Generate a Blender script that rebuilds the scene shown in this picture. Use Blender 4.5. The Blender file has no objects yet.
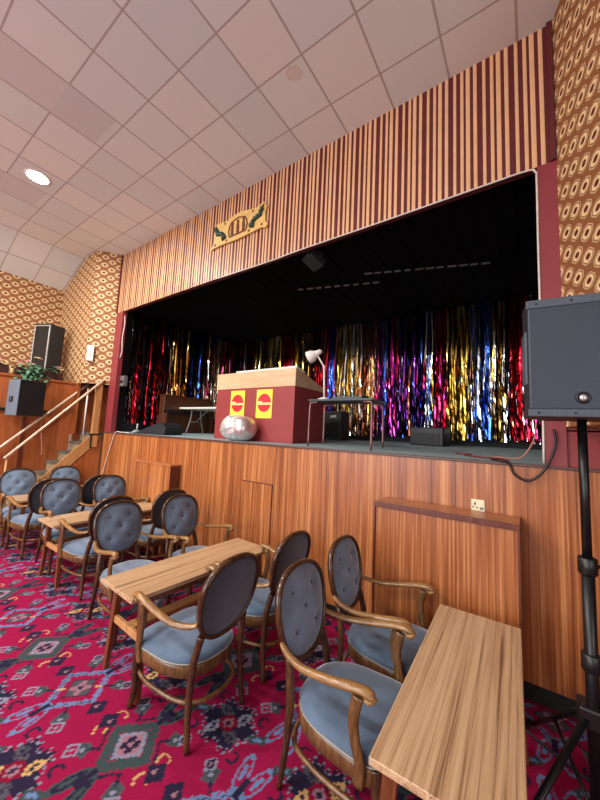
import bpy, bmesh, math, random
import numpy as np
from mathutils import Vector, Matrix
random.seed(7)
rng = np.random.default_rng(11)
C = bpy.context.scene
COL = C.collection
PI = math.pi

# ------------------------------------------------------------------ camera, world, lights
cam_d = bpy.data.cameras.new('camera'); cam = bpy.data.objects.new('camera', cam_d); COL.objects.link(cam)
cam_d.sensor_fit = 'HORIZONTAL'; cam_d.sensor_width = 36.0
cam_d.lens = 324.41 / 600 * 36.0
cam_d.clip_start = 0.05
R = ((0.81869547, 0.57229442, 0.04708314), (-0.01964952, 0.10986643, -0.99375211), (-0.57389164, 0.8126552, 0.10119246))
cam.matrix_world = Matrix(((R[0][0], -R[1][0], -R[2][0], 0), (R[0][1], -R[1][1], -R[2][1], 0),
                           (R[0][2], -R[1][2], -R[2][2], 1.6), (0, 0, 0, 1)))
C.camera = cam
C.view_settings.view_transform = 'Standard'; C.view_settings.look = 'None'
C.view_settings.gamma = 1.0; C.view_settings.use_curve_mapping = False
C.view_settings.exposure = 0.0

W = bpy.data.worlds.new('hall_ambience'); C.world = W; W.use_nodes = True
W.node_tree.nodes['Background'].inputs[0].default_value = (1.0, 0.93, 0.88, 1)
W.node_tree.nodes['Background'].inputs[1].default_value = 1.3

def area(name, loc, size, power, color=(1, .9, .8), rot=(0, 0, 0), size_y=None, spread=None):
    d = bpy.data.lights.new(name, 'AREA'); d.energy = power; d.color = color
    d.shape = 'RECTANGLE' if size_y else 'DISK'; d.size = size
    if size_y: d.size_y = size_y
    if spread: d.spread = spread
    o = bpy.data.objects.new(name, d); COL.objects.link(o); o.location = loc; o.rotation_euler = rot
    return o
YS, ZC = 2.681, 4.67
# rows of recessed ceiling downlights of the hall (the one in the picture has its own lamp below)
for lx in (-5.0, -2.6, -0.2):
    for ly in (-1.6, -4.2):
        area('downlight_lamp', (lx, ly, ZC - .03), .3, {-5.0: 170, -2.6: 95, -0.2: 4}[lx], (1, .95, .88))
# added cool fill from the right, unseen, brightens the near chair backs
area('window_and_side_fill', (2.5, -1.2, 1.9), 1.8, 55, (.80, .90, 1.0), (math.radians(90), 0, math.radians(90)), 1.3)
# daylight from the windows at the far end of the hall, behind the photographer
area('window_and_side_fill', (-4.2, -6.6, 1.9), 6.6, 430, (.86, .93, 1.0), (math.radians(90), 0, 0), 3.0)

# ------------------------------------------------------------------ materials
MATS = {}
def nodes(name):
    m = bpy.data.materials.new(name); m.use_nodes = True
    nt = m.node_tree; b = nt.nodes['Principled BSDF']
    MATS[name] = m
    return m, nt, b
def N(nt, t, **kw):
    n = nt.nodes.new(t)
    for k, v in kw.items(): setattr(n, k, v)
    return n
def L(nt, a, b): nt.links.new(a, b)
def math_(nt, op, a, b=None, c=None):
    n = N(nt, 'ShaderNodeMath', operation=op)
    for i, x in enumerate((a, b, c)):
        if x is None: continue
        if isinstance(x, (int, float)): n.inputs[i].default_value = x
        else: L(nt, x, n.inputs[i])
    return n.outputs[0]
def mix(nt, fac, a, b):
    n = N(nt, 'ShaderNodeMix', data_type='RGBA')
    for s, x in ((n.inputs[0], fac), (n.inputs[6], a), (n.inputs[7], b)):
        if isinstance(x, (int, float)): s.default_value = x
        elif isinstance(x, tuple): s.default_value = (*x[:3], 1)
        else: L(nt, x, s)
    return n.outputs[2]
def ramp(nt, fac, stops, interp='LINEAR'):
    n = N(nt, 'ShaderNodeValToRGB'); n.color_ramp.interpolation = interp
    e = n.color_ramp.elements
    while len(e) < len(stops): e.new(.5)
    for el, (p, c) in zip(e, stops): el.position = p; el.color = (*c, 1)
    L(nt, fac, n.inputs[0]); return n.outputs[0]
def sRGB(r, g, b):
    f = lambda x: ((x / 255 + .055) / 1.055) ** 2.4 if x > 10 else x / 255 / 12.92
    return (f(r), f(g), f(b))
def plain(name, col, rough=.5, metal=0.0, noise=.12, scale=30, spec=.5, bump=0.0):
    """one colour with slight procedural variation"""
    m, nt, b = nodes(name)
    tc = N(nt, 'ShaderNodeTexCoord'); nz = N(nt, 'ShaderNodeTexNoise'); nz.inputs['Scale'].default_value = scale
    nz.inputs['Detail'].default_value = 3
    L(nt, tc.outputs['Object'], nz.inputs['Vector'])
    lo = tuple(x * (1 - noise) for x in col); hi = tuple(min(1, x * (1 + noise)) for x in col)
    L(nt, ramp(nt, nz.outputs[0], ((.3, lo), (.7, hi))), b.inputs['Base Color'])
    b.inputs['Roughness'].default_value = rough; b.inputs['Metallic'].default_value = metal
    b.inputs['Specular IOR Level'].default_value = spec
    if bump:
        bp = N(nt, 'ShaderNodeBump'); bp.inputs['Strength'].default_value = bump; bp.inputs['Distance'].default_value = .002
        L(nt, nz.outputs[0], bp.inputs['Height']); L(nt, bp.outputs[0], b.inputs['Normal'])
    return m
def wood(name, c_dark, c_mid, c_light, axis='Z', scale=14, stretch=.04, rough=.35, fine=.5, contrast=(.3, .5, .72), spec=.5):
    """streaky veneer; grain runs along AXIS"""
    m, nt, b = nodes(name)
    tc = N(nt, 'ShaderNodeTexCoord'); mp = N(nt, 'ShaderNodeMapping')
    s = [scale] * 3; s['XYZ'.index(axis)] = scale * stretch
    mp.inputs['Scale'].default_value = s
    L(nt, tc.outputs['Object'], mp.inputs['Vector'])
    n1 = N(nt, 'ShaderNodeTexNoise'); n1.inputs['Scale'].default_value = 1; n1.inputs['Detail'].default_value = 4; n1.inputs['Distortion'].default_value = .25
    n2 = N(nt, 'ShaderNodeTexNoise'); n2.inputs['Scale'].default_value = 5; n2.inputs['Detail'].default_value = 3
    L(nt, mp.outputs[0], n1.inputs['Vector']); L(nt, mp.outputs[0], n2.inputs['Vector'])
    v = math_(nt, 'ADD', math_(nt, 'MULTIPLY', n1.outputs[0], 1 - fine), math_(nt, 'MULTIPLY', n2.outputs[0], fine))
    L(nt, ramp(nt, v, ((contrast[0], c_dark), (contrast[1], c_mid), (contrast[2], c_light))), b.inputs['Base Color'])
    b.inputs['Roughness'].default_value = rough; b.inputs['Specular IOR Level'].default_value = spec
    return m

def build_wallpaper(name, cream, dark, line, mu=.23, mz=.145):
    m, nt, b = nodes(name)
    uv = N(nt, 'ShaderNodeUVMap'); sp = N(nt, 'ShaderNodeSeparateXYZ'); L(nt, uv.outputs[0], sp.inputs[0])
    u = math_(nt, 'DIVIDE', sp.outputs[0], mu); v = math_(nt, 'DIVIDE', sp.outputs[1], mz)
    def lat(off):
        du = math_(nt, 'ABSOLUTE', math_(nt, 'SUBTRACT', math_(nt, 'FRACT', math_(nt, 'ADD', u, 100 + off)), .5))
        dv = math_(nt, 'ABSOLUTE', math_(nt, 'SUBTRACT', math_(nt, 'FRACT', math_(nt, 'ADD', v, 100 + off)), .5))
        du2 = math_(nt, 'MULTIPLY', du, 2.0); dv2 = math_(nt, 'MULTIPLY', dv, 1.75)
        mx = math_(nt, 'MAXIMUM', du2, dv2)
        sm = math_(nt, 'MULTIPLY', math_(nt, 'ADD', du2, dv2), .74)
        return math_(nt, 'MAXIMUM', mx, sm)
    d = math_(nt, 'MINIMUM', lat(0), lat(.5))
    nz = N(nt, 'ShaderNodeTexNoise'); nz.inputs['Scale'].default_value = 60
    L(nt, uv.outputs[0], nz.inputs['Vector'])
    d = math_(nt, 'ADD', d, math_(nt, 'MULTIPLY', math_(nt, 'SUBTRACT', nz.outputs[0], .5), .10))
    c2 = tuple(x * .8 for x in cream)
    col = ramp(nt, d, ((0, dark), (.175, dark), (.21, line), (.23, cream), (.39, cream), (.42, line), (.47, line), (.50, c2), (.53, c2), (.56, line), (.60, line)))
    L(nt, col, b.inputs['Base Color']); b.inputs['Roughness'].default_value = .62; b.inputs['Specular IOR Level'].default_value = .3
    return m
build_wallpaper('wallpaper', sRGB(236, 208, 156), sRGB(100, 40, 28), sRGB(144, 92, 56))

def build_ceiling():
    m, nt, b = nodes('ceiling_tile')
    uv = N(nt, 'ShaderNodeUVMap'); sp = N(nt, 'ShaderNodeSeparateXYZ'); L(nt, uv.outputs[0], sp.inputs[0])
    u = math_(nt, 'DIVIDE', math_(nt, 'ADD', sp.outputs[0], .012 + 48), .48)
    v = math_(nt, 'DIVIDE', math_(nt, 'ADD', sp.outputs[1], 48 - 2.328), .48)
    fu, fv = math_(nt, 'FRACT', u), math_(nt, 'FRACT', v)
    cu, cv = math_(nt, 'FLOOR', u), math_(nt, 'FLOOR', v)
    eu = math_(nt, 'MINIMUM', fu, math_(nt, 'SUBTRACT', 1.0, fu)); ev = math_(nt, 'MINIMUM', fv, math_(nt, 'SUBTRACT', 1.0, fv))
    wn = N(nt, 'ShaderNodeTexWhiteNoise', noise_dimensions='2D'); cb = N(nt, 'ShaderNodeCombineXYZ')
    L(nt, cu, cb.inputs[0]); L(nt, cv, cb.inputs[1]); L(nt, cb.outputs[0], wn.inputs['Vector'])
    line_u = math_(nt, 'LESS_THAN', eu, .018); line_v = math_(nt, 'LESS_THAN', ev, .015)
    # the long plain strips (x = -3.9..-3.4 and -5.3..-4.8) have no cross joints
    col_a = math_(nt, 'COMPARE', cu, 92.0, .5)
    col_b = math_(nt, 'COMPARE', cu, 88.0, .5)
    lo = math_(nt, 'LESS_THAN', sp.outputs[1], 1.3)
    strip = math_(nt, 'MULTIPLY', math_(nt, 'MAXIMUM', col_a, col_b), lo)
    line_v = math_(nt, 'MULTIPLY', line_v, math_(nt, 'SUBTRACT', 1.0, strip))
    line = math_(nt, 'MAXIMUM', line_u, line_v)
    nz = N(nt, 'ShaderNodeTexNoise'); nz.inputs['Scale'].default_value = 90; nz.inputs['Detail'].default_value = 3
    L(nt, uv.outputs[0], nz.inputs['Vector'])
    tile = ramp(nt, wn.outputs[0], ((0, sRGB(212, 224, 222)), (.5, sRGB(220, 230, 227)), (1, sRGB(226, 230, 223))))
    tile = mix(nt, math_(nt, 'MULTIPLY', strip, .35), tile, sRGB(186, 176, 174))
    tile = mix(nt, math_(nt, 'MULTIPLY', nz.outputs[0], .10), tile, sRGB(150, 140, 135))
    # old water stain near the front
    st = N(nt, 'ShaderNodeVectorMath', operation='DISTANCE'); L(nt, uv.outputs[0], st.inputs[0]); st.inputs[1].default_value = (-1.585, 1.93, 0)
    sd = math_(nt, 'ADD', st.outputs['Value'], math_(nt, 'MULTIPLY', math_(nt, 'SUBTRACT', N_noise(nt, uv.outputs[0], 14), .5), .07))
    ring = ramp(nt, sd, ((.05, sRGB(212, 190, 166)), (.066, sRGB(196, 168, 140)), (.075, (1, 1, 1))))
    stain = math_(nt, 'LESS_THAN', sd, .072)
    tile = mix(nt, math_(nt, 'MULTIPLY', stain, .5), tile, ring)
    L(nt, mix(nt, line, tile, sRGB(176, 172, 168)), b.inputs['Base Color'])
    b.inputs['Roughness'].default_value = .85
    bp = N(nt, 'ShaderNodeBump'); bp.inputs['Strength'].default_value = .4; bp.inputs['Distance'].default_value = .004
    L(nt, math_(nt, 'SUBTRACT', 1.0, line), bp.inputs['Height']); L(nt, bp.outputs[0], b.inputs['Normal'])
def N_noise(nt, vec, sc):
    n = N(nt, 'ShaderNodeTexNoise'); n.inputs['Scale'].default_value = sc; L(nt, vec, n.inputs['Vector']); return n.outputs[0]
build_ceiling()

wood('stage_veneer', sRGB(112, 58, 28), sRGB(160, 92, 48), sRGB(200, 136, 82), 'Z', 16, .014, .34, .6, (.34, .5, .64))
wood('wainscot_veneer', sRGB(124, 62, 30), sRGB(160, 86, 44), sRGB(186, 110, 62), 'Z', 12, .02, .38, .5)
wood('table_laminate', sRGB(112, 80, 58), sRGB(180, 144, 108), sRGB(204, 172, 134), 'Y', 52, .010, .3, .4, (.36, .46, .6))
wood('table_leg_wood', sRGB(72, 36, 20), sRGB(112, 60, 34), sRGB(140, 80, 46), 'Z', 20, .08, .35)
wood('chair_wood', sRGB(64, 42, 26), sRGB(104, 72, 42), sRGB(140, 102, 60), 'Z', 18, .2, .26)
wood('arm_wood', sRGB(94, 64, 36), sRGB(140, 102, 60), sRGB(174, 134, 86), 'X', 18, .2, .26)
wood('back_wood', sRGB(44, 26, 18), sRGB(70, 44, 28), sRGB(106, 72, 44), 'Z', 18, .2, .22)
wood('rail_wood', sRGB(176, 146, 112), sRGB(214, 192, 164), sRGB(236, 220, 198), 'Y', 14, .1, .3)
wood('post_wood', sRGB(150, 100, 58), sRGB(186, 134, 84), sRGB(204, 156, 106), 'Z', 14, .1, .4)
wood('piano_wood', sRGB(58, 30, 18), sRGB(82, 44, 26), sRGB(100, 58, 36), 'Z', 10, .2, .35)
wood('booth_band', sRGB(192, 156, 118), sRGB(214, 178, 138), sRGB(226, 194, 156), 'X', 16, .1, .5)
wood('cab_top', sRGB(140, 82, 50), sRGB(172, 108, 66), sRGB(196, 132, 86), 'X', 15, .06, .34, .5)
wood('dark_edge', sRGB(70, 30, 22), sRGB(98, 46, 32), sRGB(120, 62, 42), 'Z', 15, .06, .34, .5)
def velvet(name, col):
    m = plain(name, col, .75, 0, .26, 6, .3)
    b = m.node_tree.nodes['Principled BSDF']
    b.inputs['Sheen Weight'].default_value = 1.0; b.inputs['Sheen Roughness'].default_value = .45
    b.inputs['Sheen Tint'].default_value = (.75, .85, 1, 1)
    return m
velvet('seat_velvet', sRGB(82, 102, 124))
velvet('back_velvet', sRGB(104, 122, 144))
velvet('rear_velvet', sRGB(60, 68, 78))
plain('piping_cord', sRGB(150, 148, 140), .5)
plain('button_velvet', sRGB(70, 80, 92), .5)
plain('maroon_paint', sRGB(136, 50, 56), .45, 0, .06, 6)
plain('red_paint', sRGB(140, 48, 44), .5, 0, .08, 5)
plain('booth_red', sRGB(146, 52, 52), .55, 0, .05, 5)
plain('stripe_cream', sRGB(226, 178, 132), .4, 0, .06, 8)
plain('stripe_maroon', sRGB(92, 24, 26), .5, 0, .1, 8)
plain('stage_black', (.004, .004, .0045), .8, 0, .3, 3, .05)
plain('stage_void', (.01, .01, .012), .7, 0, .3, 3)
plain('deck_carpet', sRGB(146, 168, 172), .9, 0, .15, 40)
plain('stair_carpet', sRGB(92, 84, 74), .95, 0, .25, 25)
plain('riser_carpet', sRGB(150, 128, 96), .95, 0, .25, 25)
plain('lip_trim', sRGB(86, 60, 54), .4, 0, .1, 20)
plain('black_plinth', (.004, .004, .004), .7)
plain('speaker_black', sRGB(34, 36, 40), .55, 0, .15, 60, .4, .3)
plain('speaker_grey', sRGB(74, 82, 92), .55, 0, .1, 60, .4, .2)
plain('side_grey', sRGB(104, 116, 130), .55, 0, .1, 60, .4, .2)
plain('grille_steel', sRGB(52, 61, 72), .5, .2, .1, 200, .5)
plain('black_metal', sRGB(22, 22, 24), .35, .3)
plain('black_plastic', sRGB(16, 16, 18), .4)
plain('silver_trim', sRGB(206, 206, 204), .3, .6)
plain('chrome', sRGB(222, 210, 208), .35, .8)
plain('white_paint', sRGB(226, 224, 216), .45)
plain('white_cable', sRGB(214, 208, 198), .5)
plain('cream_plastic', sRGB(232, 220, 186), .4)
plain('red_cable', sRGB(120, 36, 32), .5)
plain('pink_cable', sRGB(196, 128, 110), .5)
plain('poster_yellow', sRGB(250, 226, 70), .5, 0, .03)
plain('poster_red', sRGB(206, 28, 46), .5, 0, .03)
plain('poster_text', sRGB(250, 236, 150), .5, 0, .03)
plain('plaque_gold', sRGB(222, 184, 112), .45, 0, .12, 14)
plain('plaque_brown', sRGB(120, 66, 36), .5)
plain('plaque_green', sRGB(36, 62, 46), .5)
plain('leaf_green', sRGB(78, 118, 88), .5, 0, .3, 12)
plain('leaf_dark', sRGB(62, 80, 54), .5, 0, .3, 12)
plain('petal_pink', sRGB(222, 158, 158), .6, 0, .2, 12)
plain('petal_cream', sRGB(226, 206, 150), .6, 0, .2, 12)
plain('planter_dark', sRGB(58, 30, 26), .5)
plain('foil_grey', sRGB(118, 118, 116), .5, .3)
plain('copper_pipe', sRGB(130, 92, 86), .3, .5)
plain('table_black', sRGB(40, 52, 56), .35)
def metal_foil(name, col, rough=.11):
    return plain(name, col, rough, 1.0, .1, 6)
metal_foil('tinsel_gold', sRGB(236, 204, 92)); metal_foil('tinsel_red', sRGB(214, 30, 52)); metal_foil('tinsel_blue', sRGB(62, 108, 214))
metal_foil('tinsel_purple', sRGB(128, 52, 168)); metal_foil('tinsel_silver', sRGB(226, 232, 230)); metal_foil('tinsel_magenta', sRGB(226, 66, 140))
metal_foil('tinsel_black', sRGB(30, 28, 34)); metal_foil('tinsel_copper', sRGB(214, 138, 106)); metal_foil('tinsel_navy', sRGB(30, 36, 110))
plain('mirror_silver', sRGB(216, 216, 214), .34, .45, .3, 18)
def emit(name, col, s):
    m, nt, b = nodes(name); b.inputs['Emission Color'].default_value = (*col, 1); b.inputs['Emission Strength'].default_value = s
    return m
emit('lamp_glow', (1, .95, .88), 14)

# carpet: woven pattern stored per vertex of a fine grid
def build_carpet_material():
    m, nt, b = nodes('carpet')
    at = N(nt, 'ShaderNodeAttribute'); at.attribute_name = 'weave'
    tc = N(nt, 'ShaderNodeTexCoord'); nz = N(nt, 'ShaderNodeTexNoise'); nz.inputs['Scale'].default_value = 220
    L(nt, tc.outputs['Object'], nz.inputs['Vector'])
    c = N(nt, 'ShaderNodeHueSaturation'); L(nt, at.outputs['Color'], c.inputs['Color'])
    L(nt, math_(nt, 'ADD', math_(nt, 'MULTIPLY', nz.outputs[0], .5), .75), c.inputs['Value'])
    L(nt, c.outputs[0], b.inputs['Base Color'])
    b.inputs['Roughness'].default_value = .95; b.inputs['Specular IOR Level'].default_value = .1
build_carpet_material()

# ------------------------------------------------------------------ mesh helpers
class MB:
    """collects shapes into one bmesh; build() links it as ONE object"""
    def __init__(s): s.bm = bmesh.new(); s.mi = 0; s.uv = None
    def _tag(s, faces, smooth=False):
        for f in faces: f.material_index = s.mi; f.smooth = smooth
    def box(s, x0, x1, y0, y1, z0, z1, bev=0.0, M=None, seg=2):
        t = bmesh.new(); bmesh.ops.create_cube(t, size=1)
        for v in t.verts:
            v.co = Vector(((x0 + x1) / 2 + v.co.x * (x1 - x0), (y0 + y1) / 2 + v.co.y * (y1 - y0), (z0 + z1) / 2 + v.co.z * (z1 - z0)))
        if bev: bmesh.ops.bevel(t, geom=list(t.edges), offset=bev, segments=seg, affect='EDGES', profile=.5)
        s._merge(t, M, False); return s
    def _merge(s, t, M=None, smooth=False):
        mp = {}
        for v in t.verts: mp[v] = s.bm.verts.new(M @ v.co if M is not None else v.co)
        for f in t.faces:
            try: nf = s.bm.faces.new([mp[v] for v in f.verts])
            except ValueError: continue
            nf.material_index = s.mi; nf.smooth = smooth or f.smooth
        t.free()
    def loft(s, rings, closed=True, cap=True, smooth=True):
        """rings: list of lists of points, all same length"""
        vs = [[s.bm.verts.new(p) for p in r] for r in rings]
        n = len(vs[0]); fs = []
        for a, b in zip(vs, vs[1:]):
            for i in range(n if closed else n - 1):
                j = (i + 1) % n
                fs.append(s.bm.faces.new((a[i], a[j], b[j], b[i])))
        if cap and closed and n > 2:
            fs.append(s.bm.faces.new(list(reversed(vs[0])))); fs.append(s.bm.faces.new(vs[-1]))
            s._tag(fs[:-2], smooth); s._tag(fs[-2:], False)
        else: s._tag(fs, smooth)
        return s
    def tube(s, pts, r, seg=8, closed=False, flat=1.0, up=None):
        """sweep of an ellipse (r, r*flat) along pts; r a number or a list"""
        P = [Vector(p) for p in pts]; n = len(P)
        rr = r if isinstance(r, (list, tuple)) else [r] * n
        rings = []; prev = None
        for i in range(n):
            if closed: t = P[(i + 1) % n] - P[i - 1]
            else: t = P[min(i + 1, n - 1)] - P[max(i - 1, 0)]
            t.normalize()
            ref = Vector(up) if up else (prev if prev is not None else (Vector((0, 0, 1)) if abs(t.z) < .9 else Vector((1, 0, 0))))
            a = ref - t * ref.dot(t)
            if a.length < 1e-4: a = t.orthogonal()
            a.normalize(); b = t.cross(a); prev = a
            rings.append([P[i] + (a * math.cos(k * 2 * PI / seg) * flat + b * math.sin(k * 2 * PI / seg)) * rr[i] for k in range(seg)])
        if closed: s.loft(rings + [rings[0]], cap=False); bmesh.ops.remove_doubles(s.bm, verts=s.bm.verts, dist=1e-6)
        else: s.loft(rings)
        return s
    def lathe(s, prof, c=(0, 0, 0), seg=24, M=None, smooth=True):
        t = bmesh.new(); rings = []
        for r, z in prof:
            rings.append([t.verts.new((c[0] + r * math.cos(k * 2 * PI / seg), c[1] + r * math.sin(k * 2 * PI / seg), c[2] + z)) for k in range(seg)])
        for a, b in zip(rings, rings[1:]):
            for i in range(seg):
                f = t.faces.new((a[i], a[(i + 1) % seg], b[(i + 1) % seg], b[i])); f.smooth = smooth
        t.faces.new(list(reversed(rings[0]))); t.faces.new(rings[-1])
        s._merge(t, M, False); return s
    def prism(s, outline, p0, ex, ey, depth, smooth=False):
        """extrude a 2-D outline laid out on axes ex, ey at p0 along depth vector"""
        p0, ex, ey, d = Vector(p0), Vector(ex), Vector(ey), Vector(depth)
        a = [s.bm.verts.new(p0 + ex * u + ey * v) for u, v in outline]; b = [s.bm.verts.new(v.co + d) for v in a]
        fs = [s.bm.faces.new(list(reversed(a))), s.bm.faces.new(b)]
        n = len(a)
        for i in range(n): fs.append(s.bm.faces.new((a[i], a[(i + 1) % n], b[(i + 1) % n], b[i])))
        s._tag(fs, smooth); return s
    def quad(s, *p):
        f = s.bm.faces.new([s.bm.verts.new(x) for x in p]); s._tag([f]); return s
    def build(s, name, mats, parent=None, uvf=None, fix=True):
        me = bpy.data.meshes.new(name)
        if fix: bmesh.ops.recalc_face_normals(s.bm, faces=s.bm.faces)
        if uvf:
            lay = s.bm.loops.layers.uv.new('UVMap')
            for f in s.bm.faces:
                for lp in f.loops: lp[lay].uv = uvf(lp.vert.co)
        s.bm.to_mesh(me); s.bm.free()
        for m in (mats if isinstance(mats, (list, tuple)) else [mats]): me.materials.append(MATS[m])
        o = bpy.data.objects.new(name, me); COL.objects.link(o)
        if parent is not None: o.parent = parent
        return o
def tag(o, label=None, cat=None, group=None, kind=None):
    if label: o['label'] = label
    if cat: o['category'] = cat
    if group: o['group'] = group
    if kind: o['kind'] = kind
    return o
def empty(name, loc, rz=0, label=None, cat=None, group=None):
    o = bpy.data.objects.new(name, None); COL.objects.link(o); o.location = loc; o.rotation_euler = (0, 0, rz)
    o.empty_display_size = .1
    return tag(o, label, cat, group)
def struct(o, label=None): o['kind'] = 'structure'; return tag(o, label)
def copy_tree(o, parent=None):
    c = o.copy(); COL.objects.link(c)
    if parent is not None: c.parent = parent
    for ch in o.children: copy_tree(ch, c)
    return c
def smoothline(pts, k=6, closed=False):
    """Catmull-Rom through pts"""
    P = [Vector(p) for p in pts]; n = len(P); out = []
    for i in range(n if closed else n - 1):
        p0 = P[i - 1] if (closed or i > 0) else P[0]; p1 = P[i]; p2 = P[(i + 1) % n]
        p3 = P[(i + 2) % n] if (closed or i + 2 < n) else P[-1]
        for j in range(k):
            t = j / k
            out.append(.5 * ((2 * p1) + (p2 - p0) * t + (2 * p0 - 5 * p1 + 4 * p2 - p3) * t * t + (3 * p1 - p0 - 3 * p2 + p3) * t ** 3))
    if not closed: out.append(P[-1])
    return out
def deck_z(y): return 1.46 + .025 * (y - YS)

# ------------------------------------------------------------------ structure
def carpet_tile(res=.0075):
    """one repeat (1.17 x 0.78 m) of the woven medallion pattern as an array of colours"""
    nx, ny = 156, 104
    RED = sRGB(142, 18, 64); NAVY = sRGB(38, 32, 56); BLUE = sRGB(96, 122, 164); GREY = sRGB(76, 74, 82); GREEN = sRGB(56, 70, 72)
    CREAM = sRGB(190, 150, 100); ROSE = sRGB(146, 104, 118); DRED = sRGB(124, 14, 46); PALE = sRGB(128, 128, 150)
    X, Y = np.meshgrid((np.arange(nx) + .5) * 1.17 / nx, (np.arange(ny) + .5) * .78 / ny, indexing='ij')
    img = np.empty((nx, ny, 3)); img[:] = RED
    def wrap(cx, cy): return (X - cx + .585) % 1.17 - .585, (Y - cy + .39) % .78 - .39
    def put(mask, c): img[mask] = c
    def rot(dx, dy, a): return dx * math.cos(a) + dy * math.sin(a), -dx * math.sin(a) + dy * math.cos(a)
    def square(cx, cy, r, c_out, c_in, c_dot, a=0.0):
        u, v = rot(*wrap(cx, cy), a); m = np.maximum(abs(u), abs(v)); put(m < r, c_out); put(m < r * .68, c_in); put(m < r * .3, c_dot)
    def curl(cx, cy, r, a0, a1, c, w=.008):
        dx, dy = wrap(cx, cy); th = np.arctan2(dy, dx) % (2 * PI); put((abs(np.hypot(dx, dy) - r) < w) & (((th - a0) % (2 * PI)) < a1), c)
    for cx, kind in ((0, 'blue'), (.585, 'green')):
        dx, dy = wrap(cx, 0); m = abs(dx) / .165 + abs(dy) / .175
        teeth = .05 * np.sign(np.sin((dx - dy) * 170)) * np.sign(np.sin((dx + dy) * 170))
        if kind == 'blue':
            put((m + teeth > .86) & (m + teeth < 1.10), BLUE); put((m > .93) & (m < 1.0) & (np.sin((dx + dy) * 260) > .2), NAVY)
            put(m < .50, GREY); put((m < .56) & (m > .5), NAVY)
            for k in range(4):
                a = k * PI / 2 + PI / 4; u, v = rot(dx - .030 * math.cos(a), dy - .030 * math.sin(a), a); put((u / .026) ** 2 + (v / .018) ** 2 < 1, ROSE)
            put(np.hypot(dx, dy) < .013, NAVY)
            for k in (-1, 1): put((abs(rot(dx, dy, PI / 4)[1]) < .006) & (rot(dx, dy, PI / 4)[0] * k > .075) & (rot(dx, dy, PI / 4)[0] * k < .125), CREAM)
        else:
            put((m + teeth > .56) & (m + teeth < 1.0), GREEN); put((m > 1.12) & (m < 1.22) & (np.sin(np.arctan2(dy, dx) * 4) > -.3), NAVY)
            u, v = rot(dx, dy, PI / 4); q = np.maximum(abs(u), abs(v)); put(q < .068, PALE); put(q < .052, ROSE)
            s_ = abs(np.cos(2 * np.arctan2(v, u))); put(np.hypot(u, v) < .026 + .018 * s_, NAVY); put(np.hypot(u, v) < .014, ROSE)
            for k in (-1, 1):
                for q_ in (-1, 1): curl(cx + k * .20, q_ * .055, .030, 0, 4.6, CREAM, .007)
        lc, li = (BLUE, RED) if kind == 'blue' else (GREEN, NAVY)
        for q_ in (-1, 1):          # paired leaf scrolls at the two ends
            for k in (-1, 1):
                ex, ey = dx - k * .042, dy - q_ * .255; u, v = rot(ex, ey, PI / 2 - q_ * k * .22)
                e = (u / .100) ** 2 + (v / .032) ** 2; put(e < 1, lc); put(e < .52, li); put(e < .16, lc)
            put((abs(dx) < .012) & (abs(dy - q_ * .20) < .05), NAVY)
        for k in (-1, 1):
            square(cx + k * .225, 0, .040, NAVY, NAVY, CREAM if kind == 'blue' else ROSE, PI / 4)
            square(cx + k * .215, .0, .018, NAVY, ROSE, ROSE, PI / 4)
            for q_ in (-1, 1):
                square(cx + k * .155, q_ * .155, .036, GREY, GREEN, PALE, .3)
                hx, hy = wrap(cx + k * .115, q_ * .115); u, v = rot(hx, hy, q_ * k * PI / 4); put((abs(v) < .007) & (abs(u) < .03), NAVY)
    for cx, warm in ((.2925, True), (.8775, False)):
        cy = .39; dx, dy = wrap(cx, cy); r = np.hypot(dx, dy * 1.12); th = np.arctan2(dy, dx)
        edge = .145 + .020 * np.sin(6 * th + .6) + .012 * np.sign(np.sin(26 * th))
        put(r < edge + .010, PALE); put(r < edge, NAVY)
        for k in range(4):
            a = k * PI / 2 + .9; u, v = rot(dx - .088 * math.cos(a), dy - .085 * math.sin(a), a + .6)
            e = (u / .048) ** 2 + (v / .027) ** 2 + .25 * np.sin(9 * np.arctan2(v, u)); put(e < 1, (CREAM if warm else PALE) if k % 2 == 0 else GREY); put(e < .12, NAVY)
        put(r < .052 + .006 * np.sin(8 * th), DRED); put(r < .030, ROSE); put(r < .014, NAVY)
        for k in (-1, 1):
            u, v = rot(*wrap(cx + k * .19, cy + .02 * k), .5); put((abs(u) < .045) & (abs(v) < .022), GREEN); put((abs(u) < .026) & (abs(v) < .009), BLUE)
            square(cx + k * .10, cy + .205, .032, PALE, RED, PALE, PI / 4); square(cx - k * .10, cy - .205, .030, PALE, NAVY, ROSE, PI / 4)
            curl(cx + k * .155, cy + .12, .026, 1.0, 4.2, NAVY); curl(cx - k * .155, cy - .12, .026, 4.0, 4.2, NAVY)
    return img
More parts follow.
